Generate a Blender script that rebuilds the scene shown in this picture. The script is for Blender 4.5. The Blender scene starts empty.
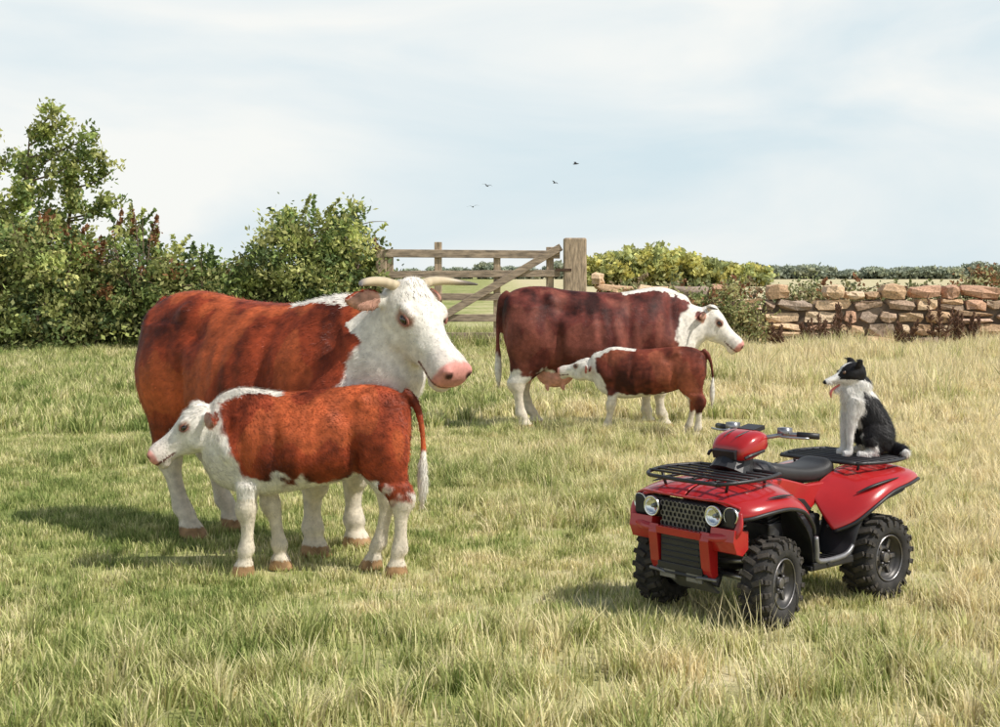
import bpy, math, random
import numpy as np
from mathutils import Vector, Matrix, noise
R=math.radians
random.seed(7); np.random.seed(7)
scene=bpy.context.scene
F=1400.0; HZ=270.0; CH=1.5
def WX(u,D): return (u-500)*D/F
def WZ(v,D): return CH-(v-HZ)*D/F

# ---------------------------------------------------------------- materials
def new_mat(name):
    m=bpy.data.materials.new(name); m.use_nodes=True
    return m, m.node_tree.nodes, m.node_tree.links, m.node_tree.nodes['Principled BSDF']
def mat(name,col,rough=.6,metal=0,var=.25,scale=8,bump=.0,bscale=60,coat=0,spec=.5,stretch=None):
    m,N,L,b=new_mat(name)
    tc=N.new('ShaderNodeTexCoord'); mp=N.new('ShaderNodeMapping'); L.new(tc.outputs['Object'],mp.inputs[0])
    if stretch: mp.inputs['Scale'].default_value=stretch
    n=N.new('ShaderNodeTexNoise'); n.inputs['Scale'].default_value=scale; n.inputs['Detail'].default_value=8
    L.new(mp.outputs[0],n.inputs[0])
    cr=N.new('ShaderNodeValToRGB'); L.new(n.outputs[0],cr.inputs[0])
    cr.color_ramp.elements[0].position=.3; cr.color_ramp.elements[1].position=.7
    cr.color_ramp.elements[0].color=[c*(1-var) for c in col]+[1]
    cr.color_ramp.elements[1].color=[min(1,c*(1+var)) for c in col]+[1]
    L.new(cr.outputs[0],b.inputs['Base Color'])
    b.inputs['Roughness'].default_value=rough; b.inputs['Metallic'].default_value=metal
    b.inputs['Coat Weight'].default_value=coat; b.inputs['Specular IOR Level'].default_value=spec
    if bump:
        n2=N.new('ShaderNodeTexNoise'); n2.inputs['Scale'].default_value=bscale; n2.inputs['Detail'].default_value=6
        L.new(mp.outputs[0],n2.inputs[0])
        bp=N.new('ShaderNodeBump'); bp.inputs['Strength'].default_value=bump; bp.inputs['Distance'].default_value=.01
        L.new(n2.outputs[0],bp.inputs['Height']); L.new(bp.outputs[0],b.inputs['Normal'])
    return m
def attr_mat(name,rough=.75,transl=0,bump=0,bscale=90,spec=.25,var=.0,sheen=0):
    m,N,L,b=new_mat(name)
    a=N.new('ShaderNodeAttribute'); a.attribute_name='Col'
    src=a.outputs['Color']
    if var:
        tc=N.new('ShaderNodeTexCoord'); n=N.new('ShaderNodeTexNoise'); n.inputs['Scale'].default_value=30; n.inputs['Detail'].default_value=6
        L.new(tc.outputs['Object'],n.inputs[0])
        mr=N.new('ShaderNodeMapRange'); mr.inputs['From Min'].default_value=.3; mr.inputs['From Max'].default_value=.7
        mr.inputs['To Min'].default_value=1-var; mr.inputs['To Max'].default_value=1+var; L.new(n.outputs[0],mr.inputs[0])
        mx=N.new('ShaderNodeVectorMath'); mx.operation='SCALE'; L.new(src,mx.inputs[0]); L.new(mr.outputs[0],mx.inputs['Scale'])
        src=mx.outputs[0]
    L.new(src,b.inputs['Base Color'])
    b.inputs['Roughness'].default_value=rough; b.inputs['Specular IOR Level'].default_value=spec
    b.inputs['Sheen Weight'].default_value=sheen
    if bump:
        tc=N.new('ShaderNodeTexCoord'); n2=N.new('ShaderNodeTexNoise'); n2.inputs['Scale'].default_value=bscale; n2.inputs['Detail'].default_value=6
        L.new(tc.outputs['Object'],n2.inputs[0])
        bp=N.new('ShaderNodeBump'); bp.inputs['Strength'].default_value=bump; bp.inputs['Distance'].default_value=.01
        L.new(n2.outputs[0],bp.inputs['Height']); L.new(bp.outputs[0],b.inputs['Normal'])
    if transl:
        t=N.new('ShaderNodeBsdfTranslucent'); L.new(src,t.inputs[0])
        mx=N.new('ShaderNodeMixShader'); mx.inputs[0].default_value=transl
        L.new(b.outputs[0],mx.inputs[1]); L.new(t.outputs[0],mx.inputs[2])
        L.new(mx.outputs[0],N['Material Output'].inputs[0])
    return m

# ---------------------------------------------------------------- geometry helpers
def link(o): scene.collection.objects.link(o); return o
def mesh_np(name,V,Fc,cols=None,matl=None,smooth=False,parent=None):
    me=bpy.data.meshes.new(name)
    V=np.asarray(V,dtype=np.float32)
    if isinstance(Fc,np.ndarray):
        k=Fc.shape[1]; nf=len(Fc)
        me.vertices.add(len(V)); me.vertices.foreach_set('co',V.ravel())
        me.loops.add(nf*k); me.loops.foreach_set('vertex_index',Fc.astype(np.int32).ravel())
        me.polygons.add(nf); me.polygons.foreach_set('loop_start',np.arange(0,nf*k,k,dtype=np.int32))
        me.update(calc_edges=True)
    else:
        me.from_pydata([tuple(v) for v in V.tolist()],[],Fc); me.update()
    if cols is not None:
        ca=me.color_attributes.new('Col','FLOAT_COLOR','POINT')
        c4=np.ones((len(V),4),dtype=np.float32); c4[:,:3]=cols
        ca.data.foreach_set('color',c4.ravel())
    if smooth: me.polygons.foreach_set('use_smooth',np.ones(len(me.polygons),dtype=bool))
    if matl: me.materials.append(matl)
    o=link(bpy.data.objects.new(name,me))
    if parent: o.parent=parent
    return o
def empty(name,loc=(0,0,0),rz=0,sc=1):
    o=link(bpy.data.objects.new(name,None)); o.location=loc; o.rotation_euler=(0,0,rz); o.scale=(sc,)*3
    o.empty_display_size=.2
    return o
def cr_interp(tab,m):
    T=np.asarray(tab,dtype=float); n=len(T); out=[]
    for i in range(n-1):
        p0=T[max(i-1,0)];p1=T[i];p2=T[i+1];p3=T[min(i+2,n-1)]
        for j in range(m):
            t=j/m
            out.append(.5*((2*p1)+(-p0+p2)*t+(2*p0-5*p1+4*p2-p3)*t*t+(-p0+3*p1-3*p2+p3)*t**3))
    out.append(T[-1]); return np.array(out)
def ring(c,side,up,a,b,e=2.0,n=20):
    c=np.asarray(c,float);side=np.asarray(side,float);up=np.asarray(up,float)
    th=np.arange(n)/n*2*math.pi
    cs=np.cos(th);sn=np.sin(th)
    x=np.sign(cs)*np.abs(cs)**(2/e)*a; y=np.sign(sn)*np.abs(sn)**(2/e)*b
    return c+np.outer(x,side)+np.outer(y,up)
class Geo:
    def __init__(s): s.V=[];s.F=[];s.n=0
    def add(s,V,Fc):
        V=np.asarray(V,float); s.V.append(V); s.F+= [tuple(i+s.n for i in f) for f in Fc]; s.n+=len(V)
    def loft(s,rings,cap=True):
        k=len(rings[0]); V=np.concatenate(rings); Fc=[]
        for i in range(len(rings)-1):
            for j in range(k):
                a=i*k+j;b=i*k+(j+1)%k; Fc.append((a,b,b+k,a+k))
        if cap:
            Fc.append(tuple(range(k-1,-1,-1))); Fc.append(tuple(range((len(rings)-1)*k,len(rings)*k)))
        s.add(V,Fc)
    def ell(s,c,r,Rm=None,nu=16,nv=10):
        rings=[]
        for i in range(nv+1):
            ph=math.pi*(i/nv); ph=min(max(ph,.05),math.pi-.05)
            th=np.arange(nu)/nu*2*math.pi
            P=np.stack([np.full(nu,math.cos(ph))*r[0],np.cos(th)*math.sin(ph)*r[1],np.sin(th)*math.sin(ph)*r[2]],1)
            if Rm is not None: P=P@np.array(Rm).T
            rings.append(P+np.asarray(c))
        s.loft(rings)
    def tube(s,pts,rad,n=10,sub=4,flat=1.0):
        P=np.asarray(pts,float); r=np.asarray(rad if hasattr(rad,'__len__') else [rad]*len(P),float)
        T=cr_interp(np.column_stack([P,r]),sub) if sub>1 else np.column_stack([P,r])
        P=T[:,:3]; r=np.maximum(T[:,3],.0005)
        up=None; rings=[]
        for i in range(len(P)):
            t=P[min(i+1,len(P)-1)]-P[max(i-1,0)]; t/=np.linalg.norm(t)+1e-9
            if up is None:
                up=np.array([0,0,1.]) if abs(t[2])<.9 else np.array([1.,0,0])
            sd=np.cross(t,up); sd/=np.linalg.norm(sd)+1e-9; up=np.cross(sd,t)
            rings.append(ring(P[i],sd,up,r[i],r[i]*flat,2,n))
        s.loft(rings)
    def box(s,c,sz,Rm=None):
        x,y,z=[q/2 for q in sz]
        V=np.array([[-x,-y,-z],[x,-y,-z],[x,y,-z],[-x,y,-z],[-x,-y,z],[x,-y,z],[x,y,z],[-x,y,z]])
        if Rm is not None: V=V@np.array(Rm).T
        s.add(V+np.asarray(c),[(3,2,1,0),(4,5,6,7),(0,1,5,4),(1,2,6,5),(2,3,7,6),(3,0,4,7)])
    def prism(s,prof,y0,y1):   # profile in xz
        n=len(prof); V=[(p[0],y0,p[1]) for p in prof]+[(p[0],y1,p[1]) for p in prof]
        Fc=[tuple(range(n)),tuple(range(2*n-1,n-1,-1))]+[(i,i+n,(i+1)%n+n,(i+1)%n) for i in range(n)]
        s.add(V,Fc)
    def revolve(s,prof,c,axis='y',n=40):  # prof (r,offset) closed
        rings=[]
        for k in range(n):
            a=2*math.pi*k/n
            rings.append(np.array([[p[0]*math.cos(a),p[1],p[0]*math.sin(a)] for p in prof])+np.asarray(c))
        m=len(prof);V=np.concatenate(rings);Fc=[]
        for i in range(n):
            for j in range(m):
                a=i*m+j;b=i*m+(j+1)%m;i2=(i+1)%n
                Fc.append((a,b,i2*m+(j+1)%m,i2*m+j))
        s.add(V,Fc)
    def obj(s,name,m,parent=None,smooth=False,bevel=0,sub=0,solid=0,segs=2):
        V=np.concatenate(s.V)
        o=mesh_np(name,V,s.F,None,m,smooth,parent)
        import bmesh
        bm=bmesh.new(); bm.from_mesh(o.data); bmesh.ops.recalc_face_normals(bm,faces=bm.faces); bm.to_mesh(o.data); bm.free()
        if solid:
            md=o.modifiers.new('s','SOLIDIFY'); md.thickness=solid; md.offset=0
        if bevel:
            md=o.modifiers.new('b','BEVEL'); md.width=bevel; md.segments=segs; md.limit_method='ANGLE'; md.angle_limit=R(35)
        if sub:
            md=o.modifiers.new('u','SUBSURF'); md.levels=sub; md.render_levels=sub
        return o
def rotm(ax,a): return np.array(Matrix.Rotation(a,3,ax))

def nz(P,sc,off=0):
    return np.array([noise.noise((p[0]*sc+off,p[1]*sc+off*.7,p[2]*sc)) for p in P])
def sstep(a,b,x):
    t=np.clip((x-a)/(b-a),0,1); return t*t*(3-2*t)

coat_mat=attr_mat('animal_coat',.6,0,.25,70,.2,.18)
hair_mat=attr_mat('animal_hair',.5,.0,0,90,.3)
eye_mat=mat('eye_dark',(.012,.007,.005),.08,var=.1,coat=1)
m_,N_,L_,b_=new_mat('horn'); a_=N_.new('ShaderNodeAttribute'); a_.attribute_name='Col'; L_.new(a_.outputs[0],b_.inputs[0]); b_.inputs['Roughness'].default_value=.4; horn_mat=m_

def remesh_obj(g,name,voxel,smooth_it=4):
    o=g.obj(name,None)
    md=o.modifiers.new('r','REMESH'); md.mode='VOXEL'; md.voxel_size=voxel
    sm=o.modifiers.new('s','SMOOTH'); sm.factor=.5; sm.iterations=smooth_it
    dg=bpy.context.evaluated_depsgraph_get()
    me=bpy.data.meshes.new_from_object(o.evaluated_get(dg))
    old=o.data; o.modifiers.clear(); o.data=me; bpy.data.meshes.remove(old)
    me.name=name
    n=len(me.vertices); V=np.empty(n*3,dtype=np.float32); me.vertices.foreach_get('co',V)
    Nn=np.empty(n*3,dtype=np.float32); me.vertices.foreach_get('normal',Nn)
    me.polygons.foreach_set('use_smooth',np.ones(len(me.polygons),dtype=bool))
    return o,V.reshape(-1,3),Nn.reshape(-1,3)
def set_col(o,C):
    ca=o.data.color_attributes.new('Col','FLOAT_COLOR','POINT')
    c4=np.ones((len(C),4),dtype=np.float32); c4[:,:3]=C; ca.data.foreach_set('color',c4.ravel())
def add_hair(o,V,Nn,C,length,width,count,mask,flow,lift,seed=1,name='coat_hair'):
    rs=np.random.RandomState(seed)
    ids=np.where(mask)[0]; idx=rs.choice(ids,count)
    P=V[idx]+rs.normal(0,.004,(count,3)); n=Nn[idx]; P=P-n*.002
    f=flow[idx]+rs.normal(0,.2,(count,3))
    low=nz(V[idx]*1.0,5,seed)[:,None]
    f=f+low*np.array([[.2,.3,-.6]])
    t=f-n*(f*n).sum(1,keepdims=True); t/=np.linalg.norm(t,axis=1,keepdims=True)+1e-6
    d=t+n*lift[idx][:,None]+rs.normal(0,.1,(count,3)); d/=np.linalg.norm(d,axis=1,keepdims=True)
    w=np.cross(d,n); w/=np.linalg.norm(w,axis=1,keepdims=True)+1e-6
    L=length[idx][:,None]*rs.uniform(.6,1.3,(count,1))
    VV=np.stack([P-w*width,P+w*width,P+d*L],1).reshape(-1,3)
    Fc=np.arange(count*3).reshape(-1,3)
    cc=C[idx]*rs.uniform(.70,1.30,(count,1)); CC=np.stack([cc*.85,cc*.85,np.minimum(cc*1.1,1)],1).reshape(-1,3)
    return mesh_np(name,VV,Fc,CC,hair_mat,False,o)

# ---------------------------------------------------------------- bovines
BODY=[(-.90,1.19,1.00,.08),(-.87,1.275,.88,.17),(-.80,1.34,.76,.225),(-.68,1.375,.66,.26),(-.50,1.38,.59,.285),(-.28,1.345,.55,.335),(0,1.325,.53,.375),
      (.22,1.325,.52,.36),(.40,1.355,.52,.31),(.56,1.375,.53,.27),(.70,1.35,.54,.235),(.82,1.28,.59,.19),(.90,1.18,.69,.12)]
BODYC=[(-.89,1.16,1.00,.07),(-.86,1.24,.90,.15),(-.80,1.31,.80,.21),(-.68,1.365,.74,.25),(-.50,1.385,.68,.275),(-.28,1.365,.60,.33),(0,1.335,.545,.365),
      (.22,1.325,.515,.35),(.40,1.345,.50,.31),(.56,1.36,.51,.27),(.70,1.33,.54,.235),(.82,1.25,.61,.19),(.90,1.15,.72,.12)]
HIND=[(1.20,-.36,-.84,.12,.12),(1.05,-.34,-.875,.14,.145),(.90,-.33,-.885,.16,.14),(.78,-.37,-.865,.17,.12),(.67,-.46,-.82,.17,.088),(.58,-.58,-.81,.165,.060),
      (.50,-.68,-.84,.16,.052),(.44,-.70,-.83,.16,.048),(.37,-.71,-.785,.16,.036),(.25,-.695,-.765,.16,.033),(.16,-.665,-.76,.16,.043),(.115,-.65,-.725,.16,.040),(.075,-.625,-.73,.16,.05),(0,-.58,-.735,.16,.06)]
FORE=[(1.15,.70,.36,.13,.10),(.98,.78,.36,.16,.11),(.84,.74,.37,.17,.105),(.73,.64,.38,.17,.085),(.62,.575,.41,.165,.066),(.50,.54,.435,.16,.050),(.43,.55,.43,.155,.056),
      (.37,.54,.44,.15,.048),(.33,.515,.44,.15,.038),(.24,.51,.445,.15,.034),(.16,.53,.435,.15,.044),(.115,.525,.455,.15,.041),(.075,.55,.445,.15,.05),(0,.59,.435,.15,.06)]
HEAD=[(-.07,-.05,-.16,.06),(-.03,.0,-.21,.10),(.04,.028,-.255,.128),(.11,.030,-.285,.138),(.18,.015,-.288,.124),(.25,-.004,-.262,.098),(.31,-.012,-.222,.082),(.37,-.012,-.198,.080),(.43,-.006,-.190,.094),(.48,-.014,-.180,.098),(.51,-.034,-.155,.082),(.528,-.070,-.120,.048)]
BUMPS=[(-.47,1.27,.05,.045,.030),(-.33,1.17,.10,.07,-.042),(-.83,1.24,.05,.06,.018),(-.40,.84,.045,.20,-.046),(-.64,.98,.13,.17,.022),
       (.25,.93,.05,.25,-.040),(.47,1.03,.09,.20,.032),(.66,1.12,.05,.18,-.028),(.64,.86,.08,.09,.034),(-.05,.80,.25,.16,.015),(-.20,.62,.15,.05,-.01),(.58,1.30,.08,.05,.012)]

def bovine(name,loc,yaw,S,sx,sy,bel,red,poll,pitch,hyaw,hs,adult=True,horns=True,legdx=(0,0,0,0),voxel=.012,seed=1,
           zl_f=.5,zl_h=.5,nhair=40000,udder=False,whitebelly=.6,xw0=.95,hlen=.02,nk=1.0,lt=1.3):
    g=Geo()
    def zm(z):
        return z*bel/.54 if z<.54 else bel+(z-.54)*(1.375-bel)/(1.375-.54)
    def zinv(z):
        return np.where(z<bel,z*.54/bel,.54+(z-bel)*(1.375-.54)/(1.375-bel))
    rings=[]
    for x,zt,zb,hw in cr_interp(BODY if adult else BODYC,4):
        zt,zb=zm(zt),zm(zb)
        rg=ring((0,0,0),(0,1,0),(0,0,1),hw*sy,1,2.2 if adult else 2.05,28)
        zz=rg[:,2]; k=1+.08*(-zz)-(.16*np.clip(zz-.3,0,1))
        rings.append(np.stack([np.full(28,x*sx*S),rg[:,1]*k*S,((zt+zb)/2+zz*(zt-zb)/2)*S],1))
    g.loft(rings)
    def leg(tab,sgn,dx,lift=0):
        rr=[]
        for z,xf,xb,yc,hw in cr_interp(tab,3):
            z=max(z,0); off=dx*max(0,1-z/.95)
            q=1+(lt-1)*min(1,max(0,(.72-z)/.2))
            if z<.12: q=1+(lt-1)*.75
            rr.append(ring(((xf+xb)/2*sx*S+off,sgn*yc*sy*S,zm(z)*S+.003),(1,0,0),(0,1,0),(xf-xb)/2*S*q*(sx if z>.6 else 1),hw*q*S*(1 if z<.6 else sy),2.2,16))
        g.loft(rr)
    leg(FORE,1,legdx[0]);leg(FORE,-1,legdx[1]);leg(HIND,1,legdx[2]);leg(HIND,-1,legdx[3])
    if adult: g.ell((.80*sx*S,0,zm(.60)*S),(.16*S,.10*S,.14*S))
    p=R(pitch);h=R(hyaw)
    A=np.array([math.cos(p)*math.cos(h),math.cos(p)*math.sin(h),-math.sin(p)]); Sd=np.array([-math.sin(h),math.cos(h),0]); U=np.cross(A,Sd)
    O=np.array(poll,float)
    def HP(s,d,u): return O+(A*s+Sd*d+U*u)*hs
    FR=np.column_stack([A,Sd,U])
    rr=[]
    for s,t,b,w in cr_interp(HEAD,3):
        rr.append(ring(HP(s,0,(t+b)/2),Sd,U,w*hs,(t-b)/2*hs,2.35,22))
    g.loft(rr)
    g.ell(HP(.455,0,-.180),(.055*hs,.062*hs,.032*hs),FR)
    g.ell(HP(.02,0,.0),(.06*hs,.08*hs,.04*hs),FR)
    ears=[]
    for sg in (1,-1):
        g.ell(HP(.145,sg*.110,-.028),(.055*hs,.030*hs,.030*hs),FR)
        g.ell(HP(.15,sg*.095,-.19),(.085*hs,.038*hs,.078*hs),FR)
        g.ell(HP(.27,sg*.072,-.10),(.09*hs,.02*hs,.03*hs),FR)
        g.ell(HP(.488,sg*.062,-.055),(.034*hs,.030*hs,.032*hs),FR)
        e0=HP(.015,sg*.10,-.095); ed=Sd*sg*.84+np.array([0,0,-.26])-A*.42; ed/=np.linalg.norm(ed)
        el=.215*hs*(1 if adult else 1.15)
        up=np.array([0,0,1.]); up=up-ed*ed.dot(up); up/=np.linalg.norm(up); th=np.cross(ed,up)
        ears.append((e0,ed,el))
        er=[]
        for t,wd in ((-.1,.25),(.1,.45),(.35,.95),(.6,1.0),(.82,.65),(1.0,.12)):
            er.append(ring(e0+ed*el*t+up*(-.01*t),up,th,wd*.056*hs*(1 if adult else 1.15),max(.016*hs,.0095),2,14))
        g.loft(er)
    nb=np.array([.50*sx*S,0,zm(.98)*S]); nbm=np.array([.70*sx*S,0,zm(1.00)*S]); ne=HP(.07,0,-.14)
    bh=.33*S*(1.375-bel)/(1.375-.54)
    ctrl=[np.r_[nb,.21*S*sy,bh],np.r_[nbm*.75+ne*.25,.19*S*sy*nk,bh*.90*nk],
          np.r_[nbm*.4+ne*.6+np.array([0,0,-.01*S]),(.15*S*sy*.5+.14*hs*.5)*nk,(bh*.70*.5+.19*hs*.5)*nk],np.r_[ne,.118*hs,.150*hs]]
    T=cr_interp(ctrl,5); rr=[]
    for i in range(len(T)):
        t=T[min(i+1,len(T)-1),:3]-T[max(i-1,0),:3]; t/=np.linalg.norm(t)
        w=i/(len(T)-1); sd=np.array([0,1,0])*(1-w)+Sd*w; sd-=t*sd.dot(t); sd/=np.linalg.norm(sd); up=np.cross(t,sd)
        rr.append(ring(T[i,:3],sd,up,T[i,3],T[i,4],2.1,24))
    g.loft(rr)
    if adult:
        a=T[3,:3]+np.array([.05,0,-bh*.84]); b=T[-4,:3]+np.array([0,0,-.18*hs]); 
        g.tube([a,(a+b)/2+np.array([0,0,-.05]),b],[.08*S,.06*S,.035*S],12,4)
    tx=-.90*sx*S
    to=0 if adult else .028
    tp=[(tx+.07*S,0,zm(1.32)*S),(tx-.005*S,0,zm(1.26)*S),(tx-.035*S-to*.6,.01,zm(1.10)*S),(tx-.04*S-to,.015,zm(.88)*S),(tx-.035*S-to,.02,zm(.72)*S),(tx-.035*S-to,.02,zm(.58)*S),(tx-.03*S-to,.02,zm(.44)*S)]
    g.tube(tp,[.04*S,.034*S,.024*S,.021*S,.032*S,.036*S,.012*S],12,4)
    if udder:
        g.ell((-.40*sx*S,0,.545*S),(.19*S,.15*S,.15*S))
        for dx in(-.08,.07):
            for sg in(1,-1): g.tube([(-.40*sx*S+dx,sg*.07,.46*S),(-.40*sx*S+dx,sg*.075,.36*S)],[.022,.014],8,2)
    o,V,Nn=remesh_obj(g,name,voxel,4)
    x=V[:,0]/(sx*S); y=V[:,1]/(S*sy); z=zinv(V[:,2]/S)
    rel=(V-O)/hs; hsx=rel@A; hd=rel@Sd; hu=rel@U
    inhead=(hsx>-.06)&(np.abs(hd)<.17)&(hu>-.34)&(hu<.08)
    side=sstep(.03,.12,np.abs(y))*(~inhead)*(x>-.88)
    disp=np.zeros(len(V))
    for bx,bz,wx,wz,am in BUMPS:
        disp+=am*np.exp(-((x-bx)/wx)**2-((z-bz)/wz)**2)*(1.0 if adult else .8)
    disp+=.004*np.sin(x*62+z*6)*np.exp(-((x-.02)/.2)**2-((z-.95)/.2)**2)*(1 if adult else .5)
    disp+=.010*nz(V/S,5,seed+21)*np.clip((z-.6)*4,0,1)
    V=(V+Nn*(disp*side*S)[:,None]).astype(np.float32)
    o.data.vertices.foreach_set('co',V.ravel()); o.data.update()
    Nf=np.empty(len(V)*3,dtype=np.float32); o.data.vertices.foreach_get('normal',Nf); Nn=Nf.reshape(-1,3)
    n1=nz(V,7/ S**.5,seed); n2=nz(V,28,seed+9); n3=nz(V*np.array([1,1,.30]),10,seed+3); n4=nz(V,3.2,seed+5)
    bnd=n1*.07+n2*.03
    wh=sstep(-.02,.02,x-(xw0-(1.25-np.minimum(z,1.25))*.42)+bnd)
    tt=np.clip((V[:,0]-nb[0])/(ne[0]-nb[0]+1e-6),0,1); rz=(zm(1.37)*S)*(1-tt)+(O[2])*tt
    crest=((x>.22)&(V[:,2]>rz-(.075+.03*n1)*S)&(np.abs(y)<.11+n2*.03)&(x<1.3))
    wh=np.maximum(wh,crest*1.0)
    wh=np.maximum(wh,sstep(-.02,.02,(whitebelly+bnd*1.2)-z-np.abs(y)*.12)*((x>-.62)&(x<.9)))
    zl=np.where(x>0,zl_f,zl_h)
    wl=sstep(-.02,.02,zl+bnd*1.5-z)
    if not adult:
        wl=wl*(1-((z>.40)&(z<.52)&(n1*.6+n2>.02)&(x>0)))
    wh=np.maximum(wh,wl)
    tail=(V[:,0]<tx+(.0 if adult else -.012))&(np.abs(V[:,1])<.08*S)&(z<1.15)
    wh=np.where(tail,sstep(-.03,.03,(.76 if adult else .86)+bnd-z),wh)
    wh=np.where(inhead,1,wh)
    red=np.array(red)
    rv=np.clip(1+n3*1.05+n4*.8+n2*.35,.26,2.0)[:,None]
    C=red*rv
    C=np.where((n4+n3*.5)[:,None]>.12,C*np.array([[1.15,1.45,1.35]]),C)
    Wc=np.array([.72,.68,.61])*(1+n3*.14+n2*.12)[:,None]
    Wc=Wc*np.where((z<.5)[:,None],np.array([[.90,.85,.76]]),1)
    C=C*(1-wh[:,None])+Wc*wh[:,None]
    front=((Nn@A)>.15)
    for e0,ed,el in ears:
        q=V-e0; tpar=q@ed; dist=np.linalg.norm(q-np.outer(tpar,ed),axis=1)
        ear=(tpar>el*.22)&(tpar<el*1.2)&(dist<.085*hs)
        C=np.where((ear&~front)[:,None],red*1.1*(1+n2[:,None]*.4),C)
        C=np.where((ear&front)[:,None],np.array([.50,.28,.21])*(1+n2[:,None]*.4),C)
    for sg in(1,-1):
        de=np.sqrt((hsx-.165)**2+(hu+.055)**2*1.5+(hd-sg*.12)**2)
        k=(1-sstep(.030,.065,de+n2*.012))[:,None]*.8; C=C*(1-k)+np.array([.28,.09,.055])*k
    k=(sstep(.30,.46,hsx)*inhead*.35)[:,None]; C=C*(1-k)+np.array([.62,.48,.42])*k
    pink=sstep(.455,.48,hsx+n2*.01)*(hu>-.155)*inhead; C=C*(1-pink[:,None])+np.array([.60,.27,.23])*pink[:,None]
    for sg in(1,-1):
        dn=np.sqrt(((hsx-.510)*.8)**2+(hu+.058)**2+(np.abs(hd-sg*.062))**2); k=(1-sstep(.014,.028,dn))[:,None]; C=C*(1-k)+np.array([.05,.02,.018])*k
    mouth=((np.abs(hu+.140+.10*(.52-hsx))<.007)&(hsx>.34)&inhead)[:,None]; C=np.where(mouth,np.array([.16,.08,.065]),C)
    hoof=(z<.07); C=np.where(hoof[:,None],np.array([.33,.20,.10])*(1+n2[:,None]*.5),C)
    if udder:
        ud=(((x+.42)/.27)**2+(y/.2)**2+((z-.48)/.17)**2<1); C=np.where(ud[:,None],np.array([.68,.34,.28])*(1+n2[:,None]*.2),C)
    else: ud=np.zeros(len(x),bool)
    C=np.clip(C,.005,.9)
    set_col(o,C); o.data.materials.append(coat_mat)
    mask=~hoof & ~(pink>.4) & ~ud
    ln=np.full(len(V),hlen)*(1+.3*wh); ln=np.where(inhead,hlen*.55,ln); ln=np.where((z<.5)&~tail,hlen*.6,ln)
    ln=np.where((z<.68)&(z>.5)&(wh>.5),hlen*1.25,ln)
    ln=np.where(tail&(z<.80),hlen*2.8,ln); ln=np.where(tail&(z>=.80),hlen*.5,ln)
    ln=np.where(crest,hlen*1.7,ln); ln=np.where(inhead&(hsx<.10)&(hu>-.05),hlen*1.7,ln)
    lift=np.full(len(V),.28); lift[z<.62]=.12; lift[inhead]=.18; lift[tail]=.10
    flow=np.tile(np.array([-.8,0,-.6]),(len(V),1)); flow[z<.6]=(-.15,0,-1); flow[tail]=(0,0,-1.5); flow[inhead&(hsx<.12)]=tuple(A*1.2)
    add_hair(o,V,Nn,C,ln,.0017,nhair,mask,flow,lift,seed=seed)
    ge=Geo()
    for sg in(1,-1): ge.ell(HP(.168,sg*.122,-.058),(.026*hs,.019*hs,.020*hs),FR)
    ge.obj('eyes',eye_mat,o,True)
    gl=Geo()
    for sg in(1,-1):
        pts=[HP(.168+.036*math.cos(a),sg*(.132-.010*abs(math.cos(a))),-.058+.024*math.sin(a)) for a in np.linspace(.05,math.pi-.05,7)]
        gl.tube(pts,.007*hs,6,2)
        pts=[HP(.168+.036*math.cos(a),sg*(.128-.008*abs(math.cos(a))),-.058+.022*math.sin(a)) for a in np.linspace(math.pi+.1,2*math.pi-.1,7)]
        gl.tube(pts,.005*hs,6,2)
    gl.obj('eyelids',mat('eyelid',(.30,.12,.09),.6),o,True)
    if horns:
        gh=Geo()
        for sg in(1,-1):
            pts=[HP(-.01,sg*.07,-.03),HP(-.03,sg*.15,-.02),HP(-.03,sg*.24,-.015),HP(.0,sg*.32,.005),HP(.05,sg*.375,.045)]
            gh.tube(pts,[.027*hs,.024*hs,.020*hs,.014*hs,.004*hs],12,5)
        ho=gh.obj('horns',horn_mat,o,True)
        vv=np.array([v.co[:] for v in ho.data.vertices]); d=np.abs(((vv-O)/hs)@Sd)
        k=sstep(.25,.36,d)[:,None]; cc=np.array([.52,.43,.29])*(1-k)+np.array([.12,.10,.085])*k
        cc=cc*(1+.15*np.sin(d*150)[:,None]*(d<.2)[:,None])
        set_col(ho,cc)
    o.location=loc; o.rotation_euler=(0,0,R(yaw))
    return o

# COW 1
bovine('hereford_cow',(-1.27,7.72,0),-35,1.0,1.0,1.0,.49,(.255,.043,.015),(1.02,-.02,1.43),47,-8,1.08,True,True,
       (.0,-.03,.24,.24),.0115,1,.55,.52,62000,False,.60,.84,.016,1.10,1.35)
# COW 2
bovine('hereford_cow',(.93,13.3,0),3,.975,1.04,1.0,.49,(.115,.027,.020),(1.10,0,1.14),46,-14,.90,True,True,
       (.0,.12,.12,-.02),.014,12,.55,.60,24000,True,.55,.84,.014,1.05,1.3)
# CALF 1
bovine('hereford_calf',(-.95,6.93,0),180,.675,.85,.70,.62,(.27,.047,.017),(.545,.0,.83),40,8,.66,False,False,
       (.02,-.15,-.06,.08),.008,4,.64,.52,62000,False,.66,.78,.016,1.0,1.38)
# CALF 2
bovine('hereford_calf',(1.33,12.40,0),164,.60,.93,.68,.64,(.165,.037,.021),(.57,-.05,.69),12,-14,.60,False,False,
       (.12,.16,-.04,.08),.0095,6,.50,.35,18000,False,.60,.92,.012,1.0,1.35)

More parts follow.
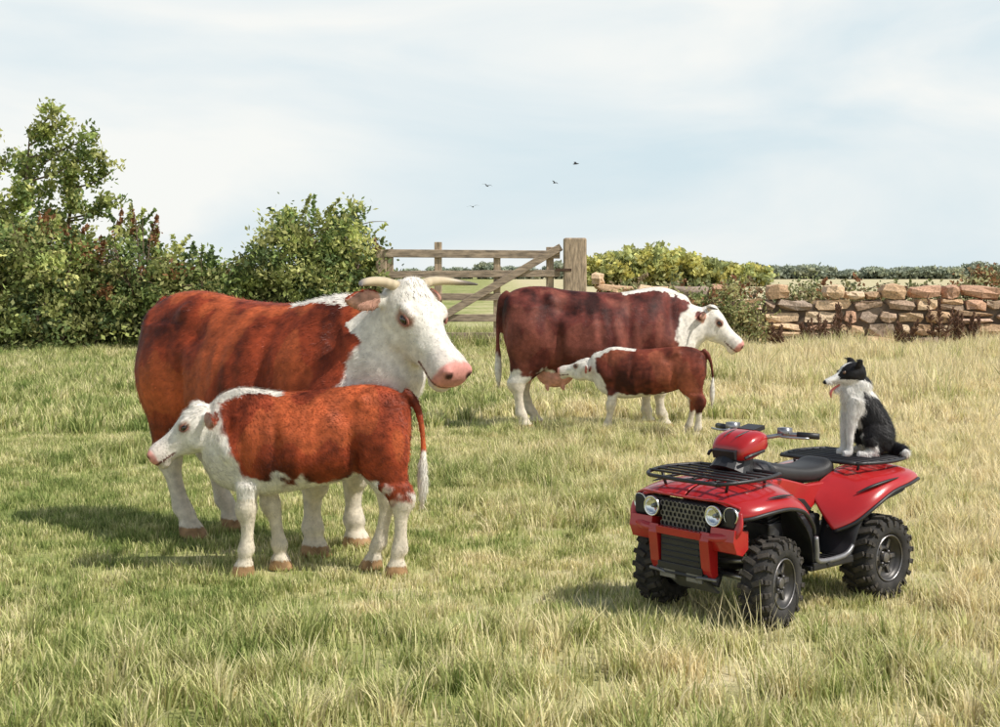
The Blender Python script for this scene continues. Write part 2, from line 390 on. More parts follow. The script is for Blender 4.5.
# ---------------------------------------------------------------- DOG
def dog(loc,yaw):
    g=Geo()
    T=cr_interp([(-.125,0,.05,.050,.045),(-.115,0,.085,.074,.068),(-.080,0,.15,.074,.078),(-.040,0,.22,.066,.074),(-.005,0,.28,.058,.068),(.010,0,.33,.047,.054),(.020,0,.37,.042,.046)],4)
    rr=[]
    for i in range(len(T)):
        t=T[min(i+1,len(T)-1),:3]-T[max(i-1,0),:3]; t/=np.linalg.norm(t); sd=np.array([0,1.,0]); up=np.cross(t,sd)
        rr.append(ring(T[i,:3],sd,up,T[i,3],T[i,4],2,20))
    g.loft(rr)
    for sg in(1,-1):
        g.tube([(.02,sg*.035,.27),(.042,sg*.040,.20),(.055,sg*.04,.12),(.058,sg*.04,.05),(.063,sg*.04,.016),(.092,sg*.04,.012)],[.045,.030,.021,.016,.019,.015],12,4)
        g.ell((-.07,sg*.062,.085),(.078,.036,.070),rotm('Y',R(-25)))
        g.tube([(-.02,sg*.075,.09),(-.05,sg*.078,.035),(-.02,sg*.078,.015),(.035,sg*.078,.013)],[.030,.024,.018,.016],10,4)
    g.tube([(-.13,0,.05),(-.17,.03,.03),(-.19,.08,.022),(-.18,.14,.022)],[.03,.034,.032,.012],10,4)
    k_=1.16
    hb=np.array([.035,0,.395]); A=np.array([math.cos(R(16)),0,-math.sin(R(16))]); Sd=np.array([0,1.,0]); U=np.cross(A,Sd)
    rr=[]
    for s,t,b,w in cr_interp([(-.055,.02,-.03,.025),(-.035,.036,-.045,.044),(0,.042,-.05,.052),(.03,.036,-.045,.046),(.05,.018,-.036,.032),(.08,.010,-.022,.023),(.112,.005,-.017,.019),(.127,-.002,-.013,.012)],3):
        rr.append(ring(hb+(A*s+U*(t+b)/2)*k_,Sd,U,w*k_,(t-b)/2*k_,2.1,18))
    g.loft(rr)
    g.tube([hb+(A*.02+U*-.035)*k_,hb+(A*.06-U*.047)*k_,hb+(A*.094-U*.052)*k_],[.024,.014,.008],10,3)
    for sg in(1,-1):
        e=hb+(A*-.022+Sd*sg*.040+U*.030)*k_
        rr=[]
        fw=np.array([.85,sg*.5,0]); fw/=np.linalg.norm(fw); la=np.cross(np.array([0,0,1.]),fw)
        for (dx,dy,dz,a_,b_) in ((0,0,-.012,.024,.014),(-.006,.010,.010,.022,.010),(-.004,.020,.024,.017,.008),(.008,.028,.030,.012,.007),(.020,.034,.020,.006,.005)):
            rr.append(ring(e+np.array([dx,sg*dy,dz]),fw,la,a_,b_,2,12))
        g.loft(rr)
    g.ell((.045,0,.285),(.042,.048,.07)); g.ell((-.01,0,.33),(.055,.056,.055))
    o,V,Nn=remesh_obj(g,'border_collie_dog',.005,3)
    n=nz(V,25,3)*.014
    rel=(V-hb)/k_; s=rel@A; u=rel@U
    x,y,z=V.T
    wh=np.zeros(len(V))
    wh=np.maximum(wh,sstep(-.004,.004,x-(-.008+(.30-z)*.05)+n)*(z<.36)*(z>.10)*(np.abs(y)<.09))
    wh=np.maximum(wh,((z<.16)&(x>.02)&(np.abs(y)<.062))*1.0)
    wh=np.maximum(wh,sstep(-.004,.004,.05-z+n)*(x>-.06))
    wh=np.maximum(wh,sstep(-.006,.006,.028-np.abs(z-.330-(x*.3))+n)*(z<.365))
    wh=np.maximum(wh,((s>.064)&(z>.32))*1.0)
    wh=np.maximum(wh,((np.abs(y)<.013+n*.3)&(s>-.01)&(u>0))*1.0)
    wh=np.maximum(wh,((y>.12)&(z<.06))*1.0)
    C=np.array([.012,.011,.012])*(1-wh[:,None])+np.array([.76,.74,.70])*wh[:,None]
    nose=(s>.118)&(u>-.014); C[nose]=(.01,.01,.01)
    set_col(o,C); o.data.materials.append(coat_mat)
    ln=np.full(len(V),.020); ln=np.where(z>.36,.006,ln); ln=np.where((z<.14)&(x>.02),.007,ln); ln=np.where((x>.0)&(z>.2)&(z<.34),.028,ln)
    flow=np.tile(np.array([-.35,0,-.95]),(len(V),1)); flow[z>.36]=(-1,0,-.1)
    add_hair(o,V,Nn,C,ln,.0011,24000,~nose,flow,np.where(z>.36,.15,.3),5)
    ge=Geo()
    for sg in(1,-1): ge.ell(hb+(A*.040+Sd*sg*.034+U*.014)*k_,(.009,.007,.008))
    ge.obj('eyes',mat('dog_eye',(.10,.045,.015),.1,coat=1),o,True)
    gt=Geo(); gt.tube([hb+A*.06-U*.035,hb+A*.11-U*.050,hb+A*.126-U*.066,hb+A*.129-U*.088],[.010,.013,.013,.006],10,4,.35)
    gt.obj('tongue',mat('tongue',(.65,.16,.13),.35),o,True)
    o.location=loc; o.rotation_euler=(0,0,R(yaw)); return o

# ---------------------------------------------------------------- QUAD
def quad(loc,yaw,sc):
    q=empty('quad_bike',loc,R(yaw),sc)
    red=mat('red_plastic',(.40,.014,.014),.28,var=.14,scale=3,coat=.4,bump=.04)
    blk=mat('black_plastic',(.018,.018,.02),.45,var=.3,bump=.1,bscale=200)
    rub=mat('tyre_rubber',(.028,.026,.024),.85,var=.5,scale=14,bump=.3,bscale=80)
    mud=mat('dusty_rubber',(.055,.048,.040),.95,var=.5,scale=10,bump=.3)
    steel=mat('grey_metal',(.36,.36,.37),.38,.85,var=.25,scale=10)
    spoke=mat('wheel_spoke_metal',(.22,.21,.21),.42,.8,var=.3,scale=10)
    dark=mat('dark_metal',(.09,.09,.095),.4,.7,var=.4,scale=12)
    rimm=mat('wheel_rim',(.06,.057,.055),.42,.6,var=.3,scale=12)
    chrome=mat('reflector',(.80,.80,.80),.22,1,var=.08)
    seatm=mat('seat_vinyl',(.022,.022,.023),.5,var=.3,bump=.15,bscale=150)
    gl,Ng,Lg,bg=new_mat('lamp_glass'); bg.inputs['Base Color'].default_value=(.95,.97,.98,1); bg.inputs['Roughness'].default_value=.03; bg.inputs['Transmission Weight'].default_value=1; bg.inputs['IOR'].default_value=1.12
    def wheel(nm,x,y,w,steer=0):
        e=empty(nm,(x,y,.305),R(steer)); e.parent=q
        h=w/2; sg=1 if y>0 else -1
        prof=[(.165,-h*.75),(.19,-h*.98),(.235,-h),(.27,-h*.9),(.288,-h*.6),(.290,0),(.288,h*.6),(.27,h*.9),(.235,h),(.19,h*.98),(.165,h*.75)]
        g=Geo(); g.revolve(prof,(0,0,0),n=56); g.obj('tyre',rub,e,True)
        g=Geo(); n=20
        for k in range(n):
            for s2 in(1,-1):
                a=2*math.pi*(k+(.5 if s2>0 else 0))/n
                Rm=rotm('Y',-a)
                c=Rm@np.array([.297,s2*h*.38,0]); g.box(c,(.022,h*.75,.036),Rm@rotm('X',s2*R(24)))
                c=Rm@np.array([.280,s2*h*.86,s2*.0+.012]); g.box(c,(.026,h*.36,.034),Rm@rotm('Z',-s2*R(38))@rotm('X',s2*R(10)))
                c=Rm@np.array([.250,s2*h*1.0,.012]); g.box(c,(.035,.012,.026),Rm)
        g.obj('tread_lugs',mud,e,False,.003)
        g=Geo()
        g.revolve([(.168,-h*.8),(.178,-h*.8),(.178,h*.8),(.168,h*.8)],(0,0,0),n=40)
        f=sg*h
        g.revolve([(.172,f*.82),(.160,f*.86),(.145,f*.60),(.125,f*.40),(.085,f*.42),(.07,f*.55),(.06,f*.56),(.06,f*.2),(.12,f*.2),(.165,f*.45)],(0,0,0),n=40)
        g.obj('rim',rimm,e,True)
        g=Geo()
        for k in range(6):
            a=2*math.pi*k/6; g.box(( .112*math.cos(a),f*.47,.112*math.sin(a)),(.075,.02,.030),rotm('Y',-a))
        g.revolve([(.0001,f*.75),(.035,f*.72),(.042,f*.4),(.0001,f*.4)],(0,0,0),n=20)
        g.revolve([(.158,f*.88),(.164,f*.93),(.170,f*.88),(.164,f*.8)],(0,0,0),n=40)
        for k in range(4):
            a=2*math.pi*(k+.5)/4; g.ell((.055*math.cos(a),f*.6,.055*math.sin(a)),(.011,.012,.011),None,8,6)
        g.obj('hub_spokes',spoke,e,False,.002)
    wheel('front_left_wheel',.64,.46,.21,12); wheel('front_right_wheel',.64,-.50,.21,12)
    wheel('rear_left_wheel',-.64,.42,.25); wheel('rear_right_wheel',-.64,-.42,.25)
    g=Geo()
    for sg in(1,-1):
        g.tube([(.95,sg*.12,.52),(.80,sg*.13,.36),(.4,sg*.15,.28),(-.4,sg*.15,.28),(-.7,sg*.13,.42),(-.95,sg*.12,.75)],.022,8,5)
        g.tube([(.85,sg*.14,.40),(.75,sg*.16,.85),(.3,sg*.14,.80),(-.3,sg*.12,.74),(-.9,sg*.14,.80)],.02,8,5)
    g.obj('frame',blk,q,True)
    g=Geo()
    for sg in(1,-1):
        for z,zz in((.30,.34),(.44,.42)):
            g.tube([(.80,sg*.12,zz),(.68,sg*.38,z)],.020,8,1); g.tube([(.50,sg*.12,zz),(.62,sg*.38,z)],.018,8,1)
            g.tube([(-.75,sg*.12,zz),(-.66,sg*.33,z)],.018,8,1); g.tube([(-.5,sg*.12,zz),(-.62,sg*.33,z)],.018,8,1)
    g.tube([(.64,-.42,.305),(.64,.42,.305)],.022,8,1); g.tube([(-.64,-.38,.305),(-.64,.38,.305)],.025,8,1)
    g.obj('suspension_arms',steel,q,True)
    g=Geo()
    for sg in(1,-1):
        for (x0,y0,z0),(x1,y1,z1) in (((.74,sg*.36,.34),(.70,sg*.22,.76)),((-.62,sg*.30,.36),(-.55,sg*.18,.78))):
            pts=[]; 
            for i in range(100):
                t=i/99; a=t*2*math.pi*8
                pts.append((x0+(x1-x0)*t+.034*math.cos(a),y0+(y1-y0)*t+.034*math.sin(a),z0+(z1-z0)*t))
            g.tube(pts,.009,6,1)
            g.tube([(x0,y0,z0),(x1,y1,z1)],.016,8,1)
    g.obj('shock_absorbers',steel,q,True)
    g=Geo()
    g.box((.05,0,.45),(.42,.26,.30)); g.box((.12,0,.66),(.22,.2,.16),rotm('Y',R(12))); g.box((-.4,0,.42),(.3,.2,.2))
    for i in range(6): g.box((.12,0,.58+.03*i),(.27,.25,.010),rotm('Y',R(8)))
    g.revolve([(.001,.17),(.10,.165),(.115,.14),(.115,.0),(.001,0)],(.02,0,.42),n=28)
    g.box((.62,0,.42),(.34,.22,.2)); g.box((.68,0,.62),(.22,.30,.18))
    g.obj('engine',dark,q,False,.012)
    g=Geo(); g.tube([(-.3,-.2,.5),(-.6,-.24,.62),(-1.0,-.24,.66)],[.03,.06,.06],14,4); g.obj('exhaust',steel,q,True)
    g=Geo()
    for sg in(1,-1):
        g.box((-.02,sg*.36,.335),(.50,.24,.035)); g.box((-.02,sg*.475,.35),(.46,.03,.05))
        for i in range(7): g.box((-.2+.06*i,sg*.36,.358),(.018,.2,.02))
        g.tube([(.05,sg*.2,.33),(.05,sg*.5,.36)],.02,8,1)
    g.obj('footboards',blk,q,False,.006)
    def panel(nm,st,m,thick=.014,mir=True,sub=1):
        for sg in ((1,-1) if mir else (1,)):
            xs=np.array([s[0] for s in st]); T=np.array([[c for p in s[1] for c in ((p if len(p)==3 else (0,)+tuple(p)))] for s in st])
            k=len(st[0][1]); rows=cr_interp(np.column_stack([xs,T]),3)
            V=[];Fc=[]
            for r_ in rows:
                for j in range(k): V.append((r_[0]+r_[1+3*j],sg*r_[2+3*j],r_[3+3*j]))
            for i in range(len(rows)-1):
                for j in range(k-1): a=i*k+j; Fc.append((a,a+1,a+k+1,a+k) if sg<0 else (a,a+k,a+k+1,a+1))
            g=Geo(); g.add(V,Fc); g.obj(nm,m,q,True,0,sub,thick)
            if m is red:
                e=Geo(); e.tube([(r_[0]+r_[1+3*(k-1)],sg*(r_[2+3*(k-1)]+.004),r_[3+3*(k-1)]-.004) for r_ in rows],.014,6,1); e.obj(nm+'_edge',blk,q,True)
    panel('front_fender',[(1.00,[(0,.865),(.12,.862),(.22,.86),(.34,.85),(.43,.81),(.44,.76)]),
        (.93,[(0,.91),(.12,.905),(.24,.90),(.38,.885),(.50,.83),(.515,.775)]),
        (.80,[(0,.94),(.12,.935),(.24,.925),(.40,.905),(.54,.855),(.56,.80)]),
        (.60,[(0,.955),(.12,.95),(.24,.94),(.40,.92),(.55,.87),(.575,.81)]),
        (.42,[(0,.955),(.12,.95),(.24,.93),(.39,.90),(.54,.83),(.565,.765)]),
        (.28,[(0,.95),(.12,.94),(.22,.90),(.35,.84),(.50,.73),(.53,.66)]),
        (.20,[(0,.94),(.12,.92),(.20,.87),(.31,.79),(.44,.66),(.48,.58)])],red)
    panel('front_inner_mudguard',[(.44,[(.20,.88),(.34,.85),(.50,.78),(.53,.73)]),(.30,[(.20,.84),(.32,.77),(.47,.66),(.51,.60)]),
        (.22,[(.20,.74),(.30,.66),(.44,.54),(.49,.47)]),(.20,[(.20,.55),(.30,.50),(.42,.42),(.485,.37)]),(.16,[(.20,.36),(.3,.35),(.4,.345),(.485,.345)])],blk)
    panel('rear_inner_mudguard',[(-.20,[(.20,.36),(.3,.35),(.4,.345),(.485,.345)]),(-.26,[(.20,.55),(.30,.50),(.42,.44),(.485,.40)]),
        (-.30,[(.20,.74),(.30,.66),(.44,.58),(.50,.52)]),(-.42,[(.20,.86),(.33,.80),(.48,.74),(.52,.68)]),(-.9,[(.2,.86),(.33,.85),(.48,.82),(.52,.78)])],blk)
    panel('rear_fender',[(-.18,[(.16,.80),(.20,.74),(.25,.66),(.32,.58),(.36,.53)]),
        (-.28,[(.16,.86),(.24,.82),(.34,.74),(.44,.66),(.48,.60)]),
        (-.42,[(.15,.91),(.28,.88),(.41,.83),(.53,.77),(.555,.71)]),
        (-.62,[(.10,.935),(.28,.925),(.43,.90),(.55,.86),(.575,.80)]),
        (-.85,[(.10,.945),(.28,.935),(.43,.92),(.545,.89),(.565,.835)]),
        (-1.03,[(.10,.94),(.28,.93),(.41,.915),(.50,.89),(.515,.85)]),
        (-1.07,[(.10,.90),(.28,.89),(.40,.88),(.47,.865),(.49,.84)])],red)
    g=Geo()
    for sg in(1,-1):
        g.tube([(-.36,sg*.44,.800),(-.46,sg*.50,.842),(-.60,sg*.535,.872),(-.74,sg*.545,.888)],[.004,.016,.014,.003],8,5,.7)
        g.tube([(.50,sg*.53,.885),(.64,sg*.535,.893),(.76,sg*.52,.888)],[.003,.013,.003],8,5,.7)
    g.obj('fender_flashes',blk,q,True)
    g=Geo()
    for sg in(1,-1):
        g.tube([(-.20,sg*.30,.56),(-.30,sg*.42,.62),(-.42,sg*.50,.70),(-.5,sg*.52,.74)],[.02,.025,.025,.012],8,4,.5)
        g.tube([(.20,sg*.50,.56),(.18,sg*.49,.46),(.14,sg*.48,.38),(-.15,sg*.48,.38),(-.26,sg*.48,.44)],[.016,.02,.02,.02,.014],8,4,1)
    g.obj('side_strakes',mat('silver_trim',(.24,.24,.25),.4,.5),q,True)
    g=Geo()
    for sg in(1,-1): g.prism([(.34,.93),(.18,.93),(-.1,.86),(-.32,.86),(-.30,.78),(-.12,.66),(.10,.62),(.24,.74)],sg*.15,sg*.205)
    g.obj('side_panels',red,q,False,.012)
    g=Geo()
    for sg in(1,-1): g.prism([(.16,.80),(-.05,.76),(-.14,.68),(.04,.64),(.16,.70)],sg*.204,sg*.216)
    g.obj('side_vents',blk,q,False,.006)
    g=Geo()
    for sg in(1,-1): g.prism([(.10,.64),(-.24,.64),(-.22,.36),(.12,.36)],sg*.16,sg*.22)
    g.obj('lower_side_covers',blk,q,False,.02)
    g=Geo()
    g.box((.96,0,.735),(.09,.44,.20)); g.box((.90,0,.52),(.14,.30,.22))
    for sg in(1,-1): g.box((.955,sg*.335,.765),(.10,.25,.15),rotm('Z',-sg*R(12)))
    g.obj('nose_shell',blk,q,False,.025,0,0,3)
    g=Geo()
    for i in range(11):
        for j in range(5):
            y=-.19+.038*i+(.019 if j%2 else 0); z=.665+.034*j
            if abs(y)<.205:
                pts=[(1.012,y+.019*math.cos(a),z+.019*math.sin(a)) for a in [math.pi/6+k*math.pi/3 for k in range(7)]]
                g.tube(pts,.0042,5,1)
    g.obj('grille_mesh',spoke,q,False)
    g=Geo()
    def strip(pts,r,fl=.6,n=12,sub=5): g.tube(pts,r,n,sub,fl)
    strip([(.97,-.46,.835),(1.01,-.36,.868),(1.03,-.2,.870),(1.035,0,.870),(1.03,.2,.870),(1.01,.36,.868),(.97,.46,.835)],.016)
    for sg in(1,-1):
        strip([(.98,sg*.46,.80),(1.0,sg*.475,.72),(1.02,sg*.44,.66),(1.045,sg*.33,.635),(1.055,sg*.22,.63)],[.024,.030,.034,.034,.022])
        g.prism([(1.06,.66),(1.075,.60),(1.05,.40),(1.02,.34),(.97,.36),(.98,.62)],sg*.19,sg*.27)
        g.prism([(1.04,.70),(1.055,.62),(1.02,.54),(.96,.52),(.90,.56),(.90,.68)],sg*.265,sg*.47)
    g.box((1.05,0,.625),(.05,.40,.05))
    g.obj('front_bumper',red,q,False,.016,0,0,3)
    g=Geo()
    g.box((1.02,0,.505),(.05,.36,.20)); g.box((1.032,0,.385),(.05,.40,.05))
    for i in range(4): g.box((1.048,0,.445+.04*i),(.012,.34,.012))
    g.box((.96,0,.34),(.16,.46,.09),rotm('Y',R(-25)))
    g.obj('bumper_grille',blk,q,False,.012)
    g=Geo()
    g.box((.93,0,.27),(.2,.36,.02),rotm('Y',R(-35)))
    for sg in(1,-1): g.box((1.035,sg*.12,.33),(.02,.14,.06)); g.tube([(.98,sg*.10,.28),(1.05,sg*.16,.34),(1.02,sg*.30,.34)],.012,8,3)
    g.obj('skid_plate',mat('skid_grey',(.20,.20,.21),.4,.5),q,False,.006)
    for sg in(1,-1):
        for (y,z,r) in((.278,.770,.066),(.408,.782,.057)):
            cx=1.014 if y<.3 else .988
            g=Geo(); rg=[]
            for rr_,dx in((r*1.08,0),(r*1.08,.022),(r*.98,.026),(r*.85,.012),(r*.45,-.004),(.006,-.006)):
                rg.append(ring((cx+dx,sg*y,z),(0,1,0),(0,0,1),rr_,rr_,2,24))
            g.loft(rg); g.obj('headlamp_reflector',chrome,q,True)
            g=Geo(); g.ell((cx+.014,sg*y,z),(.014,r*.97,r*.97),None,24,12); g.obj('headlamp_lens',gl,q,True)
            g=Geo(); g.ell((cx+.006,sg*y,z),(.010,.013,.013),None,12,8); g.obj('headlamp_bulb',steel,q,True)
    g=Geo(); zf=1.0
    g.tube([(.42,-.36,zf),(.40,.0,zf),(.42,.36,zf)],.014,8,3); g.tube([(.42,.36,zf),(.7,.43,zf),(.95,.38,zf-.01),(1.02,.30,zf-.02)],.014,8,3)
    g.tube([(.42,-.36,zf),(.7,-.43,zf),(.95,-.38,zf-.01),(1.02,-.30,zf-.02)],.014,8,3); g.tube([(1.02,-.30,zf-.02),(1.035,0,zf-.02),(1.02,.30,zf-.02)],.014,8,3)
    for x in(.52,.62,.72,.82,.92): g.tube([(x,-.40,zf),(x,.40,zf)],.009,8,1)
    for y in(-.2,0,.2): g.tube([(.42,y,zf-.012),(1.02,y,zf-.025)],.010,8,1)
    for y in(-.3,.3):
        for x in(.5,.9): g.tube([(x,y,zf),(x-.01,y*.9,zf-.10)],.011,8,1)
    g.obj('front_rack',blk,q,True)
    g=Geo(); zf=.985
    g.tube([(-.50,-.34,zf),(-.49,0,zf),(-.50,.34,zf)],.014,8,3); g.tube([(-1.10,-.36,zf+.0),(-1.12,0,zf),(-1.10,.36,zf+.0)],.014,8,3)
    for sg in(1,-1):
        g.tube([(-.50,sg*.34,zf),(-.75,sg*.43,zf),(-1.0,sg*.41,zf),(-1.10,sg*.36,zf)],.014,8,3)
        for x in(-.6,-.95): g.tube([(x,sg*.3,zf),(x,sg*.28,zf-.08)],.011,8,1)
    for x in(-.58,-.66,-.74,-.82,-.90,-.98,-1.05): g.tube([(x,-.40,zf),(x,.40,zf)],.009,8,1)
    for y in(-.2,0,.2): g.tube([(-.5,y,zf-.012),(-1.1,y,zf-.012)],.010,8,1)
    g.obj('rear_rack',blk,q,True)
    g=Geo(); rr=[]
    for x,zt,zb,w in cr_interp([(.20,1.0,.90,.06),(.14,1.025,.88,.105),(0,1.00,.86,.13),(-.2,.975,.84,.155),(-.38,.98,.84,.165),(-.48,1.01,.86,.155),(-.54,.98,.88,.11)],4):
        rr.append(ring((x,0,(zt+zb)/2),(0,1,0),(0,0,1),w,(zt-zb)/2,2.8,24))
    g.loft(rr); g.obj('seat',seatm,q,True)
    g=Geo(); rr=[]
    for x,zt,zb,w in cr_interp([(.46,.99,.88,.10),(.40,1.04,.86,.15),(.28,1.055,.86,.16),(.18,1.04,.86,.13),(.12,1.0,.88,.10)],4):
        rr.append(ring((x,0,(zt+zb)/2),(0,1,0),(0,0,1),w,(zt-zb)/2,2.6,24))
    g.loft(rr); g.obj('fuel_tank_cover',blk,q,True)
    ox=.07
    g=Geo(); rr=[]
    for x,zt,zb,w in cr_interp([(.50,1.14,1.09,.09),(.48,1.19,1.07,.14),(.40,1.25,1.07,.175),(.28,1.275,1.10,.17),(.19,1.25,1.13,.13),(.13,1.20,1.14,.08)],4):
        rr.append(ring((x+ox,0,(zt+zb)/2),(0,1,0),(0,0,1),w,(zt-zb)/2,3.6,28))
    g.loft(rr); g.obj('handlebar_cowl',red,q,True)
    g=Geo(); g.tube([(.44+ox,0,.97),(.36+ox,0,1.12)],[.16,.11],16,1); g.box((.50+ox,0,1.12),(.05,.20,.06),rotm('Y',R(15))); g.box((.22+ox,0,1.275),(.13,.15,.03),rotm('Y',R(10)))
    g.tube([(.49+ox,-.165,1.10),(.44+ox,-.182,1.12),(.30+ox,-.180,1.14)],.012,8,3); g.tube([(.49+ox,.165,1.10),(.44+ox,.182,1.12),(.30+ox,.180,1.14)],.012,8,3)
    for sg in(1,-1): g.tube([(.46+ox,sg*.05,1.235),(.36+ox,sg*.06,1.262),(.26+ox,sg*.06,1.272)],[.003,.010,.004],6,4,.6)
    g.obj('steering_shroud',blk,q,False,.01)
    g=Geo(); g.tube([(.12,-.44,1.245),(.20,-.26,1.25),(.30,-.1,1.22),(.30,.1,1.22),(.20,.26,1.25),(.12,.44,1.245)],.015,10,5)
    for sg in(1,-1):
        g.tube([(.22,sg*.22,1.25),(.28,sg*.27,1.24),(.20,sg*.44,1.235)],[.010,.009,.008],8,4); g.box((.205,sg*.235,1.265),(.07,.08,.06))
    g.obj('handlebar',steel,q,True)
    g=Geo()
    for sg in(1,-1): g.tube([(.175,sg*.32,1.25),(.11,sg*.46,1.245)],[.022,.022],12,1)
    g.obj('grips',blk,q,True)
    return q
QL=(1.255,6.36,0); QY=221; QS=.622
quad(QL,QY,QS)
dog((1.72,6.72,.613),187)

# ---------------------------------------------------------------- GRASS & GROUND
def field_color(N,L,per_blade):
    geo=N.new('ShaderNodeNewGeometry')
    sep=N.new('ShaderNodeSeparateXYZ'); L.new(geo.outputs['Position'],sep.inputs[0])
    n=N.new('ShaderNodeTexNoise'); n.inputs['Scale'].default_value=.55; n.inputs['Detail'].default_value=6; n.inputs['Roughness'].default_value=.65; L.new(geo.outputs['Position'],n.inputs[0])
    n2=N.new('ShaderNodeTexNoise'); n2.inputs['Scale'].default_value=4; n2.inputs['Detail'].default_value=5; L.new(geo.outputs['Position'],n2.inputs[0])
    def M(op,a,b=None,c=None):
        m=N.new('ShaderNodeMath'); m.operation=op
        for i,v in enumerate((a,b,c)):
            if v is None: continue
            if isinstance(v,(int,float)): m.inputs[i].default_value=v
            else: L.new(v,m.inputs[i])
        return m.outputs[0]
    f=M('MULTIPLY',sep.outputs[0],.11)
    f=M('MINIMUM',M('ADD',f,.54),.92)
    f=M('MAXIMUM',f,.34)
    f=M('ADD',f,M('MULTIPLY',M('SUBTRACT',n.outputs[0],.5),1.7)); f=M('ADD',f,M('MULTIPLY',M('SUBTRACT',n2.outputs[0],.5),1.4))
    if per_blade:
        a=N.new('ShaderNodeAttribute'); a.attribute_name='Col'
        s2=N.new('ShaderNodeSeparateColor'); L.new(a.outputs['Color'],s2.inputs[0])
        f=M('ADD',f,M('MULTIPLY',M('SUBTRACT',s2.outputs[0],.5),1.0))
    r=N.new('ShaderNodeValToRGB'); L.new(f,r.inputs[0]); e=r.color_ramp.elements
    e[0].position=0; e[0].color=(.22,.29,.08,1); e[1].position=1; e[1].color=(.88,.77,.50,1)
    x=e.new(.35); x.color=(.46,.49,.18,1); x=e.new(.65); x.color=(.72,.67,.35,1)
    col=r.outputs[0]
    v=N.new('ShaderNodeVectorMath'); v.operation='SCALE'; L.new(col,v.inputs[0])
    if per_blade:
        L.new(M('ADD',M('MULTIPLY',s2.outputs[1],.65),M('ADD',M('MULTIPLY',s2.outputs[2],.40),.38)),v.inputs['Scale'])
    else:
        v.inputs['Scale'].default_value=.66
    return v.outputs[0]
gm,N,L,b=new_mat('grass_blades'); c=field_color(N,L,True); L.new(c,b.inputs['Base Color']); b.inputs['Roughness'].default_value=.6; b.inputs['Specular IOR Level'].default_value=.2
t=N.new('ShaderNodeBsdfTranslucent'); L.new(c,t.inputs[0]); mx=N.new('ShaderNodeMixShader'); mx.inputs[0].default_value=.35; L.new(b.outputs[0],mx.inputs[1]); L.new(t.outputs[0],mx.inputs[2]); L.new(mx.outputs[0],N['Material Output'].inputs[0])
gr,N,L,b=new_mat('meadow_ground'); c=field_color(N,L,False); L.new(c,b.inputs['Base Color']); b.inputs['Roughness'].default_value=.95; b.inputs['Specular IOR Level'].default_value=.05
mesh_np('ground',[(-900,-100,0),(900,-100,0),(900,1500,0),(-900,1500,0)],[(0,1,2,3)],None,gr)

def tile(name,size,n,h0,h1,w,bend,clumps,seed,un_=.45,sp=.035):
    rs=np.random.RandomState(seed)
    cc=rs.uniform(-size/2,size/2,(clumps,2)); ch=rs.uniform(.55,1.35,clumps); ct=rs.uniform(0,1,clumps)
    k=rs.randint(0,clumps,n)
    P=cc[k]+rs.normal(0,size*sp,(n,2)); un=rs.rand(n)<un_; P[un]=rs.uniform(-size/2,size/2,(un.sum(),2))
    H=rs.uniform(h0,h1,n)*np.where(un,.8,ch[k]); yaw=rs.uniform(0,2*math.pi,n)
    d=np.stack([np.cos(yaw),np.sin(yaw)],1); lean=d*.6+ (P-cc[k])*8*(~un)[:,None]; 
    lean=lean/np.maximum(np.linalg.norm(lean,axis=1,keepdims=True),.001)
    B=(rs.uniform(.15,1,n)*bend*H)[:,None]
    sd=np.stack([-d[:,1],d[:,0]],1)*w*rs.uniform(.6,1.3,(n,1))
    Z=np.zeros((n,1)); Hc=H[:,None]
    v0=np.hstack([P-sd,Z-.005]);v1=np.hstack([P+sd,Z-.005])
    m_=P+lean*B*.35; v2=np.hstack([m_-sd*.8,Hc*.6]);v3=np.hstack([m_+sd*.8,Hc*.6]); v4=np.hstack([P+lean*B,Hc*.97])
    V=np.stack([v0,v1,v2,v3,v4],1).reshape(-1,3)
    i=np.arange(n)*5
    Fc=np.concatenate([np.stack([i,i+1,i+3],1),np.stack([i,i+3,i+2],1),np.stack([i+2,i+3,i+4],1)])
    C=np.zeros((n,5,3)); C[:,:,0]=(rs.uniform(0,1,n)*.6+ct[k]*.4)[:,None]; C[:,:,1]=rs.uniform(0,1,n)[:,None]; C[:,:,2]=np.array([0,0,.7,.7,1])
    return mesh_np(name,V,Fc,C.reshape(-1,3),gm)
grass=empty('meadow_grass')
def scatter(nm,tl,pts,zs=None):
    V=[];Fc=[]
    for i,(x,y) in enumerate(pts):
        a=random.uniform(0,2*math.pi); s=.02
        for k in range(4):
            V.append((x+s*math.cos(a+k*math.pi/2),y+s*math.sin(a+k*math.pi/2),0))
        Fc.append((4*i,4*i+1,4*i+2,4*i+3))
    c=mesh_np(nm,V,Fc,None,gm,False,grass)
    c.instance_type='FACES'; c.use_instance_faces_scale=False; c.show_instancer_for_render=False; c.show_instancer_for_viewport=False
    tl.parent=c
near=[tile('short_grass_tuft',1.0,4200,.025,.062,.0026,.7,50,s) for s in(1,2,3)]
longn=[tile('long_grass_tuft',1.0,3300,.05,.145,.0031,.85,26,s,.35,.03) for s in(4,5,6)]
stem=[tile('straw_stem_tuft',1.2,260,.10,.24,.0022,.7,14,s,.5,.04) for s in(21,22)]
far=[tile('coarse_grass_tuft',1.3,2000,.06,.19,.0065,.7,24,s,.35,.03) for s in(7,8)]
tall=[tile('tall_grass_tuft',1.3,1100,.18,.42,.006,.6,18,s) for s in(9,10)]
pn=[[],[],[]];pl=[[],[],[]];pf=[[],[]];pt=[[],[]];ps=[[],[]]
y=3.6
